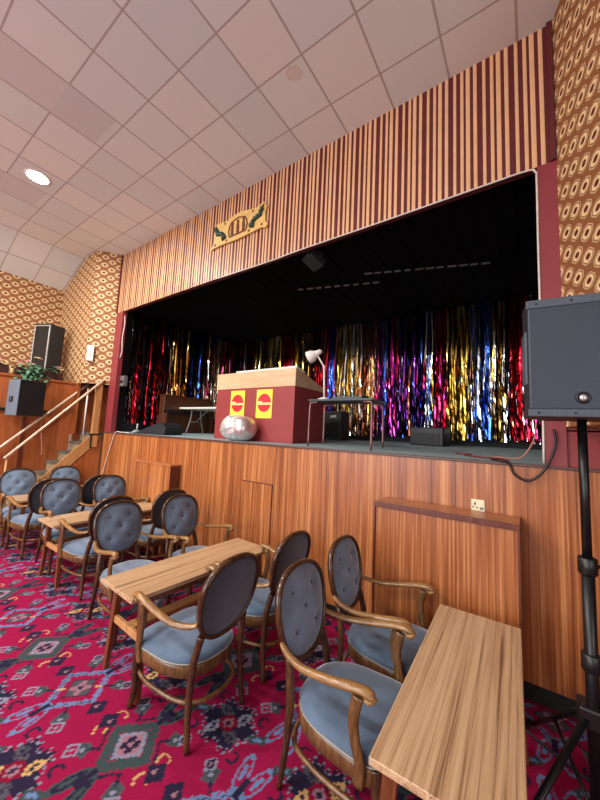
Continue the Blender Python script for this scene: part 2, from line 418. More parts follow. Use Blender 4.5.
def build_floor():
    x0, x1, y0, y1, st = -6.55, 1.2, 0.1, YS - .02, .0075
    nx, ny = int(round((x1 - x0) / st)), int(round((y1 - y0) / st))
    tile = carpet_tile()
    xs = x0 + np.arange(nx + 1) * st; ys = y0 + np.arange(ny + 1) * st
    ii = np.floor(((xs + 2.253) % 1.17) / .0075).astype(int) % 156; jj = np.floor(((ys - 1.03) % .78) / .0075).astype(int) % 104
    col = tile[np.ix_(ii, jj)].reshape(-1, 3)
    col = col * (1 + .04 * rng.standard_normal((len(col), 1)))
    gx, gy = np.meshgrid(xs, ys, indexing='ij')
    co = np.stack([gx.ravel(), gy.ravel(), np.zeros(gx.size)], 1)
    a = (np.arange(nx)[:, None] * (ny + 1) + np.arange(ny)[None, :]).ravel()
    quads = np.stack([a, a + ny + 1, a + ny + 2, a + 1], 1)
    # plain outer ring out to the walls
    def ring(X0, X1, Y0, Y1, base):
        return np.array([(X0, Y0, -.0015), (X1, Y0, -.0015), (X1, Y1, -.0015), (X0, Y1, -.0015)], float)
    extra = [ring(-7.62, 4, -7, y0, 0), ring(-7.62, x0, y0, 3.3, 0), ring(x1, 4, y0, y1 + .08, 0), ring(x0, x1, y1 - .02, y1 + .08, 0), ring(x0, -5.95, y1 + .08, 3.3, 0)]
    n0 = len(co); eq = []
    for e in extra:
        eq.append([n0, n0 + 1, n0 + 2, n0 + 3]); co = np.vstack([co, e]); n0 += 4
    col = np.vstack([col, np.tile(np.array(sRGB(120, 26, 58)), (20, 1))])
    F = np.vstack([quads, np.array(eq)])
    me = bpy.data.meshes.new('floor'); me.vertices.add(len(co)); me.vertices.foreach_set('co', co.ravel())
    me.loops.add(F.size); me.loops.foreach_set('vertex_index', F.ravel())
    me.polygons.add(len(F)); me.polygons.foreach_set('loop_start', np.arange(len(F)) * 4); me.update(calc_edges=True)
    at = me.attributes.new('weave', 'FLOAT_COLOR', 'POINT')
    at.data.foreach_set('color', np.hstack([np.clip(col, 0, 1), np.ones((len(col), 1))]).ravel().astype(np.float32))
    me.materials.append(MATS['carpet'])
    o = bpy.data.objects.new('floor', me); COL.objects.link(o)
    struct(o, 'magenta red carpet woven with navy and blue medallions')
build_floor()

XL, XK, XW = -7.617, -6.70, -6.55        # left wall, ceiling kink, wainscot face
YD = 2.352                               # face beside the left pilaster
# ceiling: flat part and the sloping part down to the left wall
b = MB()
b.quad((XK, -7, ZC), (4, -7, ZC), (4, YS + .02, ZC), (XK, YS + .02, ZC))
b.quad((XL, -7, 4.22), (XK, -7, ZC), (XK, YS + .02, ZC), (XL, YS + .02, 4.22))
b.quad((XK, -7, ZC + .1), (4, -7, ZC + .1), (4, YS + .1, ZC + .1), (XK, YS + .1, ZC + .1)); b.quad((XL, -7, 4.32), (XK, -7, ZC + .1), (XK, YS + .1, ZC + .1), (XL, YS + .1, 4.32))
struct(b.build('ceiling', 'ceiling_tile', uvf=lambda c: (c.x, c.y), fix=False))
def wall(name, mb, mat, uvf, label=None): return struct(mb.build(name, mat, uvf=uvf, fix=False), label)
# left wall (wallpaper above the ledge), face beside the pilaster, pilaster face
b = MB(); b.box(XL - .1, XL, -7, YD + .1, 2.25, 4.24)
wall('wall_left', b, 'wallpaper', lambda c: (c.y, c.z))
b = MB(); b.prism([(XL, 2.28), (-6.195, 2.28), (-6.195, ZC), (XK, ZC), (XL, 4.22)], (0, YD, 0), (1, 0, 0), (0, 0, 1), (0, .05, 0))
wall('wall_left_return', b, 'wallpaper', lambda c: (c.x, c.z))
def slab(p, q, z0, z1, th):     # vertical slab from p to q, th to its left
    p, q = Vector((*p, 0)), Vector((*q, 0)); d = (q - p).normalized(); n = Vector((-d.y, d.x, 0)) * th
    m = MB(); m.prism([(0, z0), ((q - p).length, z0), ((q - p).length, z1), (0, z1)], p, d, (0, 0, 1), n)
    return m, (lambda c: ((Vector((c.x, c.y, 0)) - p).dot(d), c.z))
m, f = slab((-6.195, YD), (-5.99, YS + .01), 2.28, ZC, .05); wall('wall_left_pilaster', m, 'wallpaper', f)
m, f = slab((.195, YS + .01), (.62, YS + .01 - 1.33), 1.72, ZC, .05); wall('wall_right_pilaster', m, 'wallpaper', f)
m, f = slab((.62, YS + .01 - 1.33), (2.7, YS - 1.33), 1.72, ZC, .05); wall('wall_right_return', m, 'wallpaper', f)

b = MB(); b.box(2.6, 2.7, -7, YS - 1.33, 0, ZC); wall('wall_right', b, 'wallpaper', lambda c: (c.y, c.z))
# wainscot with its ledge on the left, its return to the stair, dark rail
b = MB(); b.box(XW - .06, XW, -7, 2.36, .1, 2.29); b.box(XL, XW + .02, -7, YD, 2.27, 2.30)
struct(b.build('wall_left_wainscot', 'wainscot_veneer'))
b = MB(); b.box(XW, -6.42, 2.36, 2.40, 1.40, 2.29)
struct(b.build('wall_wainscot_return', 'wainscot_veneer'))
b = MB(); b.box(XW - .05, XW - .01, -7, 2.36, 0, .1); struct(b.build('baseboard_left', 'black_plinth'))
b = MB(); b.box(XW, XW + .03, -2, 2.06, 1.735, 1.775, .004); struct(b.build('trim_1', 'black_plastic'), 'dark rail along the wooden wainscot')
# recess at the top of the stair
b = MB(); b.box(-6.62, -5.96, 3.2, 3.26, 1.42, 2.4); b.mi = 1; b.box(-6.62, -5.96, 3.185, 3.21, 1.42, 1.78)
b.mi = 0; b.box(-6.66, -6.55, 2.40, 3.26, 0, 2.4); b.box(-6.62, -5.96, 3.2, 3.26, 0, 1.44)
b.box(-5.99, -5.94, YS + .02, 3.26, 1.42, 2.4); b.mi = 1; b.box(-6.0, -5.985, YS + .02, 3.2, 1.46, 1.78)
struct(b.build('wall_stair_recess', ['wainscot_veneer', 'maroon_paint']))
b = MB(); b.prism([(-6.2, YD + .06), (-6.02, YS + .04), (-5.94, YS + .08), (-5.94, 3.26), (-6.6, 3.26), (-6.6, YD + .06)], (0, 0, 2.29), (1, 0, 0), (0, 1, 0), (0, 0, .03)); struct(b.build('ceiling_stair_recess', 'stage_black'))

# stage front, plinth, lip, deck
b = MB(); b.box(-6.0, 2.7, YS, YS + .04, .108, 1.446)
struct(b.build('wall_stage_front', 'stage_veneer'), 'tall wood veneer front of the stage')
b = MB()
for sx in (-5.1, -3.9, -2.67, -2.165, -1.55, -.62, .62): b.box(sx - .002, sx + .002, YS - .0015, YS + .001, .108, 1.446)
struct(b.build('trim_2', 'lip_trim'), 'thin dark joints between the veneer sheets')
b = MB(); b.box(-6.0, 2.4, YS + .015, YS + .05, 0, .112); struct(b.build('baseboard_stage', 'black_plinth'))
b = MB(); b.box(-6.02, 2.4, YS - .012, YS + .05, 1.446, 1.466, .005); struct(b.build('trim_stage_lip', 'lip_trim'))
b = MB(); b.prism([(YS + .02, 1.36), (5.6, 1.36), (5.6, deck_z(5.6)), (YS + .02, deck_z(YS + .02))], (-6.0, 0, 0), (0, 1, 0), (0, 0, 1), (8.4, 0, 0))
struct(b.build('floor_stage', 'deck_carpet'), 'grey green carpeted stage deck')
# stage house: black back, sides, ceiling
b = MB(); b.box(-6.05, 2.4, 5.45, 5.5, 1.4, 3.75); struct(b.build('wall_stage_back', 'stage_void'))
b = MB(); b.box(-6.05, -6.0, 3.26, 5.5, 1.4, 3.75); b.box(-5.93, -5.9, YS + .06, 3.3, 1.46, 3.75); struct(b.build('wall_stage_left', 'stage_void'))
b = MB(); b.box(.75, .8, YS + .06, 5.5, 1.4, 3.75); struct(b.build('wall_stage_right', 'stage_void'))
b = MB(); b.box(-6.05, 2.4, YS + .03, 5.5, 3.66, 3.72)
for k in range(42): b.box(-6 + k * .165, -6 + k * .165 + .012, YS + .06, 5.45, 3.652, 3.662)
struct(b.build('ceiling_stage', 'stage_black'))
# fascia with ribbed stripes
b = MB(); Z0, Z1 = 3.575, ZC; b.mi = 1
b.box(-5.99, .19, YS, YS + .06, Z0, Z1)
b.mi = 0; off = (0, .044, .096, .160); x = -5.97; k = 0
while True:
    xc = -5.98 + (k // 4) * .214 + off[k % 4] + .02; k += 1
    if xc > .165: break
    w = (.0112, .0118, .0150, .0130)[k % 4]
    prof = [(xc + w * math.cos(t), YS - .0006 - .0018 * math.sin(t)) for t in [PI - i * PI / 6 for i in range(7)]]
    b.loft([[(px, py, Z0) for px, py in prof], [(px, py, Z1) for px, py in prof]], closed=False, cap=False)
struct(b.build('wall_fascia', ['stripe_cream', 'stripe_maroon'], fix=False), 'cream and maroon ribbed fascia above the stage opening')
# maroon uprights beside the opening
b = MB(); b.box(-5.995, -5.77, YS - .005, YS + .07, 1.466, Z0); struct(b.build('trim_opening_left', 'maroon_paint'))
b = MB(); b.box(-5.998, -5.965, YS - .024, YS + .03, Z0, ZC); b.box(.165, .197, YS - .024, YS + .03, Z0, ZC); struct(b.build('trim_fascia_ends', 'stripe_maroon'))
b = MB(); b.box(.088, .2, YS - .005, YS + .07, 1.466, Z0); struct(b.build('trim_opening_right', 'maroon_paint'))
# right recess
b = MB(); b.box(.2, 2.7, YS + .25, YS + .3, 1.46, 2.6); b.box(2.6, 2.7, 1.3, YS + .3, 0, 2.6); b.mi = 1; b.box(.19, 2.4, YS + .02, YS + .05, 1.466, 1.70); b.box(.19, 2.4, YS + .02, YS + .26, 1.69, 1.71)
struct(b.build('wall_right_recess', ['wainscot_veneer', 'red_paint']))
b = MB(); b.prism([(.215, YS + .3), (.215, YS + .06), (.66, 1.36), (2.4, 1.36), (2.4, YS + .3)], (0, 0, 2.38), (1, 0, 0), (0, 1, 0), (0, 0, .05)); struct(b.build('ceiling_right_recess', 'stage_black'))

# ------------------------------------------------------------------ stage curtain
PAL = ['tinsel_gold', 'tinsel_red', 'tinsel_blue', 'tinsel_purple', 'tinsel_silver', 'tinsel_magenta', 'tinsel_black', 'tinsel_copper', 'tinsel_navy']
def tinsel(name, span, place, nrm, bands, label, z_low, n):
    """many crinkled foil ribbons hanging side by side; place(t, d) gives x, y"""
    V, F, MI = [], [], []
    for i in range(n):
        t = (i + rng.random()) / n * span
        w = bands(t); mi = rng.choice(len(PAL), p=w)
        wd = .004 + .010 * rng.random(); ztop = 3.63; zb = z_low(t) + .12 * rng.random() ** 2
        d0 = .05 + .14 * rng.random(); ph = rng.random(4) * 6.28; yaw = rng.normal() * .7
        ns = 34
        base = len(V)
        for s in range(ns + 1):
            z = ztop + (zb - ztop) * s / ns
            ck = min(1, max(.06, (2.95 - z) / .45))          # crumple grows downwards, shaped so lower foil sparkles and upper stays dark
            yy = yaw + .30 * math.sin(z * 3 + ph[0]) + ck * (.20 * math.sin(z * 17 + ph[1]) + .10 * rng.normal())
            dt = .012 * math.sin(z * 5 + ph[2]); dd = d0 + .004 * math.sin(z * 3 + ph[3]) + ck * .0010 * rng.normal()
            cx, cy = wd * math.cos(yy), wd * math.sin(yy)
            for sg in (-1, 1):
                p = place(t + dt + sg * cx, dd + sg * cy); V.append((p[0], p[1], z))
        for s in range(ns):
            F.append((base + 2 * s, base + 2 * s + 1, base + 2 * s + 3, base + 2 * s + 2)); MI.append(mi)
    me = bpy.data.meshes.new(name); me.from_pydata(V, [], F); me.polygons.foreach_set('material_index', MI)
    for p in PAL: me.materials.append(MATS[p])
    o = bpy.data.objects.new(name, me); COL.objects.link(o)
    return tag(o, label, 'curtain', None, 'stuff')
def W_(**k):
    names = ['gold', 'red', 'blue', 'purple', 'silver', 'magenta', 'black', 'copper', 'navy']
    a = np.array([k.get(n, .02) for n in names]); return a / a.sum()
def seq(table):
    def f(t):
        for lim, w in table:
            if t < lim: return w
        return table[-1][1]
    return f
back_bands = seq([(.9, W_(black=.6, red=.4, silver=.1, gold=.1)), (1.7, W_(gold=.8, silver=.5, black=.3)), (2.05, W_(red=.9, black=.3)),
    (2.4, W_(gold=.8, silver=.3, black=.2)), (2.85, W_(red=1., black=.3)), (3.0, W_(blue=.9, purple=.3)), (3.45, W_(gold=1., silver=.3)), (3.8, W_(copper=.8, silver=.4, gold=.3)),
    (4.25, W_(purple=.9, blue=.5, silver=.2, magenta=.5)), (4.55, W_(purple=.7, blue=.6, black=.4)), (4.75, W_(blue=.8, silver=.3)), (4.95, W_(red=.5, magenta=.6, black=.3)),
    (5.25, W_(gold=1., black=.3)), (5.55, W_(blue=.8, silver=.7)), (5.75, W_(gold=.5, silver=.3, black=.4)), (6.05, W_(red=.8, magenta=.4, silver=.3)), (6.6, W_(gold=.8, silver=.7, black=.6)), (9, W_(black=1))])
tinsel('tinsel_curtain', 6.3, lambda t, d: (-5.62 + t, 5.40 - d), None, lambda t: back_bands(t + .33), 'long multicoloured foil strip curtain along the back of the stage', lambda t: 1.60, 760)
left_bands = seq([(.22, W_(red=.3, black=1.6)), (.45, W_(red=.5, black=1.2)), (.8, W_(red=.6, magenta=.2, black=.8)), (1.15, W_(gold=.6, black=.7, copper=.3)), (1.4, W_(navy=.6, gold=.5, blue=.3, black=.4)),
    (1.6, W_(blue=.7, silver=.5, black=.4)), (1.95, W_(silver=.7, magenta=.5, copper=.3)), (2.2, W_(gold=.9, silver=.3)), (2.6, W_(red=.6, magenta=.3, black=.5))])
tinsel('tinsel_curtain', 2.35, lambda t, d: (-5.875 + d, 2.86 + t), None, left_bands, 'shorter foil strip curtain down the left side of the stage', lambda t: 1.62, 215)

# ------------------------------------------------------------------ armchairs
def superellipse(a, b, n, k, p=2.6):
    out = []
    for i in range(k):
        t = 2 * PI * i / k; c, s_ = math.cos(t), math.sin(t)
        out.append((a * math.copysign(abs(c) ** (2 / p), c), b * math.copysign(abs(s_) ** (2 / p), s_)))
    return out
BACK_C = Vector((-.285, 0, .690)); TILT = math.radians(11)
BX = Vector((math.cos(TILT), 0, math.sin(TILT)))       # normal of the back, facing forward
BZ = Vector((-math.sin(TILT), 0, math.cos(TILT)))
BY = Vector((0, 1, 0)); BA, BB = .204, .216             # oval half width, half height
def se(a, b, t, p=2.35):
    c, q = math.cos(t), math.sin(t)
    return a * math.copysign(abs(c) ** (2 / p), c), b * math.copysign(abs(q) ** (2 / p), q)
def oval(r, d=0.0, k=40):
    pts = []
    for i in range(k):
        t = 2 * PI * i / k
        u, v = se(BA * r, BB * r, t)
        u *= 1 + .10 * (v / BB)                        # a little wider at the top
        pts.append(BACK_C + BY * u + BZ * v + BX * d)
    return pts
BUTTONS = [(0, .01), (-.085, .095), (.085, .095), (-.085, -.085), (.085, -.085)]
def back_pad(front, depth):
    m = MB(); k, rings = 40, 11; rows = []
    for j in range(rings + 1):
        r = .965 * j / rings
        row = []
        for i in range(k):
            t = 2 * PI * i / k; u, v = se(BA * r, BB * r, t); u *= 1 + .10 * (v / BB)
            h = depth * (1 - (r / .965) ** 2.6)
            if front:
                for bu, bv in BUTTONS:
                    q = ((u - bu) ** 2 + (v - bv) ** 2) / .034 ** 2
                    h -= .019 * math.exp(-q)
                    # soft pleats that join neighbouring buttons
            row.append(m.bm.verts.new(BACK_C + BY * u + BZ * v + BX * (h if front else -h)))
        rows.append(row)
    c = rows[0][0]
    for a, b_ in zip(rows[1:], rows[2:]):
        for i in range(k): f = m.bm.faces.new((a[i], a[(i + 1) % k], b_[(i + 1) % k], b_[i])); f.smooth = True
    for v in rows[0][1:]: m.bm.verts.remove(v)
    for i in range(k): f = m.bm.faces.new((c, rows[1][i], rows[1][(i + 1) % k])); f.smooth = True
    return m
def seat_outline(s, k=44):
    pts = []
    for i in range(k):
        t = 2 * PI * i / k; c, q = math.cos(t), math.sin(t)
        p = 4.2 if c > 0 else 2.5                      # squarer in front, rounder at the back
        x = .245 * s * math.copysign(abs(c) ** (2 / p), c); y = .232 * s * math.copysign(abs(q) ** (2 / p), q)
        w = 1 + .09 * (x / .245)                       # wider at the front
        pts.append((x + .015, y * w))
    return pts
def make_chair():
    root = empty('armchair', (0, 0, 0))
    # legs: front pair with a gentle S, rear pair splayed back and running up to the oval
    for sy in (-1, 1):
        m = MB(); pts = smoothline([(.205, sy * .205, .352), (.213, sy * .212, .30), (.219, sy * .214, .22), (.215, sy * .213, .10), (.232, sy * .222, .004)], 5)
        n = len(pts); m.tube(pts, [.025 - .009 * i / (n - 1) for i in range(n)], 8)
        m.build('leg', 'back_wood', root)
        m = MB(); up = BACK_C + BY * (sy * .150) - BZ * .165
        pts = smoothline([(-.250, sy * .19, .004), (-.228, sy * .182, .18), (-.222, sy * .172, .34), (-.232, sy * .164, .43), up], 5)
        n = len(pts); m.tube(pts, [.014 + .006 * min(1, i / (n * .5)) for i in range(n)], 8)
        m.build('leg', 'back_wood', root)
    # hoop stretcher
    m = MB()
    pts = smoothline([(.218, -.200, .20), (.10, -.212, .185), (-.10, -.192, .185), (-.215, -.135, .185), (-.255, 0, .185), (-.215, .135, .185), (-.10, .192, .185), (.10, .212, .185), (.218, .200, .20)], 5)
    m.tube(pts, .012, 8); m.build('stretcher', 'chair_wood', root)
    # seat rail, seat pad, piping
    m = MB(); o1 = seat_outline(1.0)
    m.loft([[(x * .97, y * .97, .290) for x, y in o1], [(x, y, .295) for x, y in o1], [(x * 1.005, y * 1.005, .352) for x, y in o1], [(x * .97, y * .97, .360) for x, y in o1]])
    m.build('seat_rail', 'chair_wood', root)
    m = MB(); rings = [[(x, y, z) for x, y in seat_outline(s)] for s, z in ((.96, .356), (.985, .363), (.985, .378), (.955, .393), (.85, .406), (.65, .415), (.4, .420), (.15, .422))]
    m.loft(rings); st = m.build('seat', 'seat_velvet', root)
    m = MB(); m.tube([(x, y, .363) for x, y in seat_outline(.998)], .0035, 6, closed=True); m.build('piping', 'piping_cord', st)
    # back
    m = MB(); rings = []
    for pr, pd in ((.945, -.014), (.985, -.020), (1.03, -.014), (1.05, 0), (1.03, .015), (.985, .020), (.945, .012)): rings.append(oval(pr, pd))
    m.loft(rings + [rings[0]], cap=False); bmesh.ops.remove_doubles(m.bm, verts=m.bm.verts, dist=1e-5)
    bf = m.build('back_frame', 'back_wood', root)
    m = back_pad(True, .034)
    bc = m.build('back_cushion', 'back_velvet', root)
    for bu, bv in BUTTONS:
        m = MB(); r = math.hypot(bu / BA, bv / BB); h = .034 * (1 - (r / .965) ** 2.6) - .018
        ct = BACK_C + BY * bu + BZ * bv + BX * h
        M = Matrix.Translation(ct) @ Matrix(((BY.x, BZ.x, BX.x), (BY.y, BZ.y, BX.y), (BY.z, BZ.z, BX.z))).to_4x4()
        m.lathe([(.010, -.002), (.010, .004), (.007, .007), (.002, .008)], (0, 0, 0), 10, M); m.build('button', 'button_velvet', bc)
    m = back_pad(False, .012); m.build('back_panel', 'rear_velvet', root)
    # arms with scrolled tips, arm posts
    for sy in (-1, 1):
        m = MB(); a0 = BACK_C + BY * (sy * .192) - BZ * .085
        pts = smoothline([a0, (-.22, sy * .214, .590), (-.12, sy * .240, .584), (.02, sy * .256, .608), (.12, sy * .260, .631), (.176, sy * .258, .638), (.203, sy * .256, .632), (.206, sy * .254, .618), (.193, sy * .254, .609), (.182, sy * .254, .615), (.186, sy * .254, .623)], 5)
        n = len(pts); rad = [.015 + .008 * math.sin(PI * min(1, i / (n * .9))) for i in range(n)]
        m.tube(pts, rad, 10, flat=.72, up=(0, 0, 1)); m.build('arm', 'arm_wood', root)
        m = MB(); pts = smoothline([(.150, sy * .238, .285), (.160, sy * .244, .36), (.140, sy * .250, .44), (.132, sy * .254, .52), (.150, sy * .256, .608)], 5)
        n = len(pts); m.tube(pts, [.0125] * n, 10, flat=1.9 - .0 * n, up=(1, 0, 0)); m.build('arm_post', 'chair_wood', root)
    return root
CHAIRS = [  # x of seat centre, y, yaw, label
    (-.705, 1.52, 0, 'grey velvet armchair nearest the camera, tucked into the left side of the nearest table'),
    (-.735, 2.08, 0, 'grey velvet armchair by the stage, second at the left side of the nearest table'),
    (-1.66, 1.36, PI, 'armchair showing its dark back, on the near right side of the second nearest table'),
    (-1.67, 1.94, PI, 'armchair showing its back beside the wood stage front, right of the second nearest table'),
    (-2.73, 1.56, 0, 'buttoned armchair facing us on the near left side of the second nearest table'),
    (-2.64, 2.13, 0, 'buttoned armchair against the stage front, left of the second nearest table'),
    (-3.60, 1.64, PI, 'back turned armchair behind the buttoned one, near right of the third table'),
    (-3.59, 2.25, PI, 'back turned armchair close to the stage front, far right of the third table'),
    (-4.36, 1.67, 0, 'blue grey armchair on the near left of the third table'),
    (-4.36, 2.23, 0, 'blue grey armchair by the low wooden cabinet, far left of the third table'),
    (-5.09, 1.6, PI, 'back turned armchair half hidden, near right of the farthest table'),
    (-5.09, 2.16, PI, 'back turned armchair mostly hidden, far right of the farthest table'),
    (-5.69, 1.59, 0, 'armchair at the left edge of the view, near left of the farthest table'),
    (-5.69, 2.17, 0, 'armchair right in front of the stairs, far left of the farthest table'),
]
proto = make_chair()
for i, (x, y, rz, lab) in enumerate(CHAIRS):
    o = proto if i == 0 else copy_tree(proto)
    o.location = (x, y, 0); o.rotation_euler = (0, 0, rz)
    tag(o, lab, 'chair', 'grey velvet armchairs around the tables')

# ------------------------------------------------------------------ tables
def make_table():
    root = empty('side_table', (0, 0, 0)); w, l = .208, .59
    m = MB(); m.box(-w, w, -l, l, .566, .592, .003); m.build('tabletop', 'table_laminate', root)
    m = MB()
    m.box(-w + .05, w - .05, -l + .09, -l + .11, .510, .566); m.box(-w + .05, w - .05, l - .11, l - .09, .510, .566)
    m.box(-w + .05, -w + .07, -l + .09, l - .09, .510, .566); m.box(w - .07, w - .05, -l + .09, l - .09, .510, .566)
    m.build('apron', 'table_leg_wood', root)
    for sx in (-1, 1):
        for sy in (-1, 1):
            m = MB(); a = (sx * (w - .05), sy * (l - .10)); c = (sx * (w + .005), sy * (l - .085))
            def sq(cx, cy, z, h, k): return [(cx - h, cy - k, z), (cx + h, cy - k, z), (cx + h, cy + k, z), (cx - h, cy + k, z)]
            m.loft([sq(c[0], c[1], 0, .016, .014), sq(a[0], a[1], .566, .026, .02)], smooth=False)
            m.build('leg', 'table_leg_wood', root)
    m = MB(); m.box(-w + .03, w - .03, -l + .085, -l + .11, .30, .345, .004); m.box(-w + .03, w - .03, l - .11, l - .085, .30, .345, .004)
    m.box(-.045, .045, -l + .10, l - .10, .312, .336, .003); m.build('stretcher', 'post_wood', root)
    return root
TABLES = [(-.243, 1.68, .028, 'narrow striped wood table nearest the camera, at the bottom right'),
          (-2.082, 1.695, -.044, 'narrow pale wood table second from the right, three armchairs close around it'),
          (-3.99, 1.91, 0, 'narrow wood table third from the right, beyond the buttoned armchairs'),
          (-5.43, 1.98, 0, 'narrow wood table farthest from the camera, near the stairs')]
proto = make_table()
for i, (x, y, rz, lab) in enumerate(TABLES):
    o = proto if i == 0 else copy_tree(proto)
    o.location = (x, y, 0); o.rotation_euler = (0, 0, rz); tag(o, lab, 'table', 'narrow wooden tables in front of the stage')

# ------------------------------------------------------------------ low cabinets, access panel, socket on the stage front
t = empty('low_cabinet', (-.51, YS - .14, 0), 0, 'wide low wood cabinet boxed against the stage front, below the wall socket', 'cabinet')
b = MB(); b.box(-.452, .452, -.125, .138, .0, 1.093, .002); b.build('body', 'stage_veneer', t)
b = MB(); b.box(-.457, .457, -.132, .138, 1.093, 1.113, .003); b.build('top', 'cab_top', t)
b = MB(); b.box(-.459, .459, -.137, -.125, 1.078, 1.115, .002); b.box(-.459, -.445, -.137, -.12, 0, 1.08, .002); b.box(.445, .459, -.137, -.12, 0, 1.08, .002)
b.build('edge_trim', 'dark_edge', t)
t = empty('low_cabinet', (-4.20, YS - .135, 0), 0, 'narrow low wood cabinet boxed against the stage front, behind the far chairs', 'cabinet')
b = MB(); b.box(-.43, .43, -.020, .133, 0, 1.09, .002); b.build('body', 'stage_veneer', t)
b = MB(); b.box(.427, .433, -.015, .13, .02, 1.085); b.build('side_panel', 'dark_edge', t)
b = MB(); b.box(-.437, .437, -.027, .133, 1.09, 1.112, .003); b.build('top', 'cab_top', t)
t = empty('access_hatch', (-2.41, YS - .004, 0), 0, 'flush rectangular hatch in the wood stage front, behind the pale table', 'hatch')
b = MB(); b.box(-.215, .215, -.004, .004, .35, 1.045, .001); b.build('panel', 'stage_veneer', t)
b = MB(); b.box(.212, .222, -.0055, .004, .35, 1.05); b.box(-.215, .222, -.0055, .004, 1.043, 1.052); b.build('edge_strip', 'dark_edge', t)
t = empty('wall_socket', (-.302, YS - .001, 1.148), 0, 'cream electrical socket plate on the stage front, above the wide low cabinet', 'socket')
b = MB(); b.box(-.042, .042, -.008, 0, -.042, .042, .003); b.build('plate', 'cream_plastic', t)
b = MB()
for px, pz, rx, rz in ((-.018, .012, .005, .009), (-.030, -.012, .006, .004), (-.006, -.012, .006, .004)): b.box(px - rx, px + rx, -.0092, -.006, pz - rz, pz + rz)
b.build('pin_hole', 'black_plastic', t)
b = MB(); b.box(.014, .032, -.013, -.006, .004, .026, .002); b.build('switch', 'cream_plastic', t)
b = MB(); b.box(.012, .034, -.0095, -.006, -.026, -.008); b.build('label_strip', 'foil_grey', t)

# ------------------------------------------------------------------ plaque on the fascia
t = empty('plaque', (-2.96, YS - .012, 4.17), math.radians(0), 'gold shield plaque with three figures and two dark green ribbons, on the striped fascia', 'plaque')
sh = [(-.50, -.18), (-.44, -.165), (-.28, -.16), (-.02, -.175), (.20, -.165), (.40, -.155), (.47, -.18), (.505, -.14), (.46, -.09), (.452, .03), (.475, .10), (.42, .165), (.30, .135), (.20, .15), (.05, .185), (-.08, .18), (-.20, .145), (-.32, .155), (-.43, .165), (-.455, .10), (-.44, .0), (-.46, -.10)]
b = MB(); b.prism(sh, (0, 0, 0), (1, 0, 0), (0, 0, 1), (0, -.02, 0)); b.build('board', 'plaque_gold', t)
b = MB()
for fx in (-.10, 0, .10):
    b.loft([[(fx + r * math.cos(a), -.024 + .012 * math.sin(a) * -1, z) for a in [i * PI / 4 for i in range(8)]] for r, z in ((.020, -.085), (.026, -.03), (.020, .02), (.012, .035), (.02, .05), (.018, .07), (.006, .085))])
b.box(-.15, .15, -.03, -.02, -.115, -.092, .003)
b.tube([(-.16, -.024, .02), (-.12, -.024, .085), (0, -.024, .115), (.12, -.024, .085), (.16, -.024, .02)], .009, 6)
b.tube([(-.15, -.024, -.09), (-.165, -.024, -.03), (-.155, -.024, .02)], .009, 6); b.tube([(.15, -.024, -.09), (.165, -.024, -.03), (.155, -.024, .02)], .009, 6)
b.build('emblem', 'plaque_brown', t)
for sx in (-1, 1):
    b = MB(); pts = smoothline([(sx * .22, -.022, -.06), (sx * .26, -.022, -.09), (sx * .27, -.022, -.03), (sx * .33, -.022, .0), (sx * .38, -.022, .015), (sx * .395, -.022, .07), (sx * .43, -.022, .085)], 4)
    b.tube(pts, [.018 + .018 * abs(math.sin(i * 1.1)) for i in range(len(pts))], 6); b.build('ribbon', 'plaque_green', t)
b = MB()
for a, z in ((-.42, .13), (-.25, .12), (.25, .11), (.42, .12), (-.42, -.13), (.41, -.12), (-.2, -.13), (.2, -.13)): b.lathe([(.016, -.005), (.016, .003), (.004, .008)], (0, 0, 0), 8, Matrix.Translation((a, -.022, z)) @ Matrix.Rotation(PI / 2, 4, 'X'))
b.build('rosette', 'plaque_brown', t)

# ------------------------------------------------------------------ recessed ceiling lamp
t = empty('ceiling_light', (-5.03, 1.13, ZC), 0, 'bright round recessed light in the white tiled ceiling', 'light')
b = MB(); b.lathe([(.135, .0), (.135, -.006), (.118, -.010), (.112, -.004), (.112, .0)], (0, 0, 0), 32); b.build('rim', 'white_paint', t)
b = MB(); b.lathe([(.11, -.002), (.11, -.007), (.05, -.010)], (0, 0, 0), 32); b.build('diffuser', 'lamp_glow', t)
area('downlight_lamp', (-5.03, 1.13, ZC - .03), .24, 95, (1, .95, .88))

# ------------------------------------------------------------------ stairs with two rails
t = empty('staircase', (-6.25, 1.3, 0), 0, 'steep carpeted wooden stairs with two pale handrails at the left end of the stage', 'stairs')
def T(x, y, z): return (x + 6.25, y - 1.3, z)
def tb(name, mat, x0, x1, y0, y1, z0, z1, bev=.003):
    m = MB(); a, c = T(x0, y0, z0), T(x1, y1, z1); m.box(a[0], c[0], a[1], c[1], a[2], c[2], bev); return m.build(name, mat, t)
for k in range(9):
    z = 1.44 - .16 * k; y = 2.50 - .15 * k
    if z < .05: break
    depth = .17 if k else .69
    tb('tread', 'stair_carpet', -6.52, -6.08, y, y + depth, z - .035, z)
    tb('riser', 'riser_carpet', -6.52, -6.08, y + .02, y + .17, max(0, z - .16), z - .035, 0)
b = MB(); b.prism([(1.30, .0), (1.38, -.0), (2.62, 1.30), (2.62, 1.52), (2.56, 1.46), (1.30, .13)], (0.165, -1.3, 0), (0, 1, 0), (0, 0, 1), (.035, 0, 0)); b.build('stringer', 'post_wood', t)
b = MB(); b.prism([(1.42, 0), (YS - .01, 0), (YS - .01, 1.34), (2.62, 1.28)], (0.172, -1.3, 0), (0, 1, 0), (0, 0, 1), (.02, 0, 0)); b.build('side_panel', 'wainscot_veneer', t)
b = MB(); a = T(-6.055, 2.55, 0); b.box(a[0] - .035, a[0] + .035, a[1] - .05, a[1] + .045, 1.2, 2.27, .004); b.build('newel_post', 'post_wood', t)
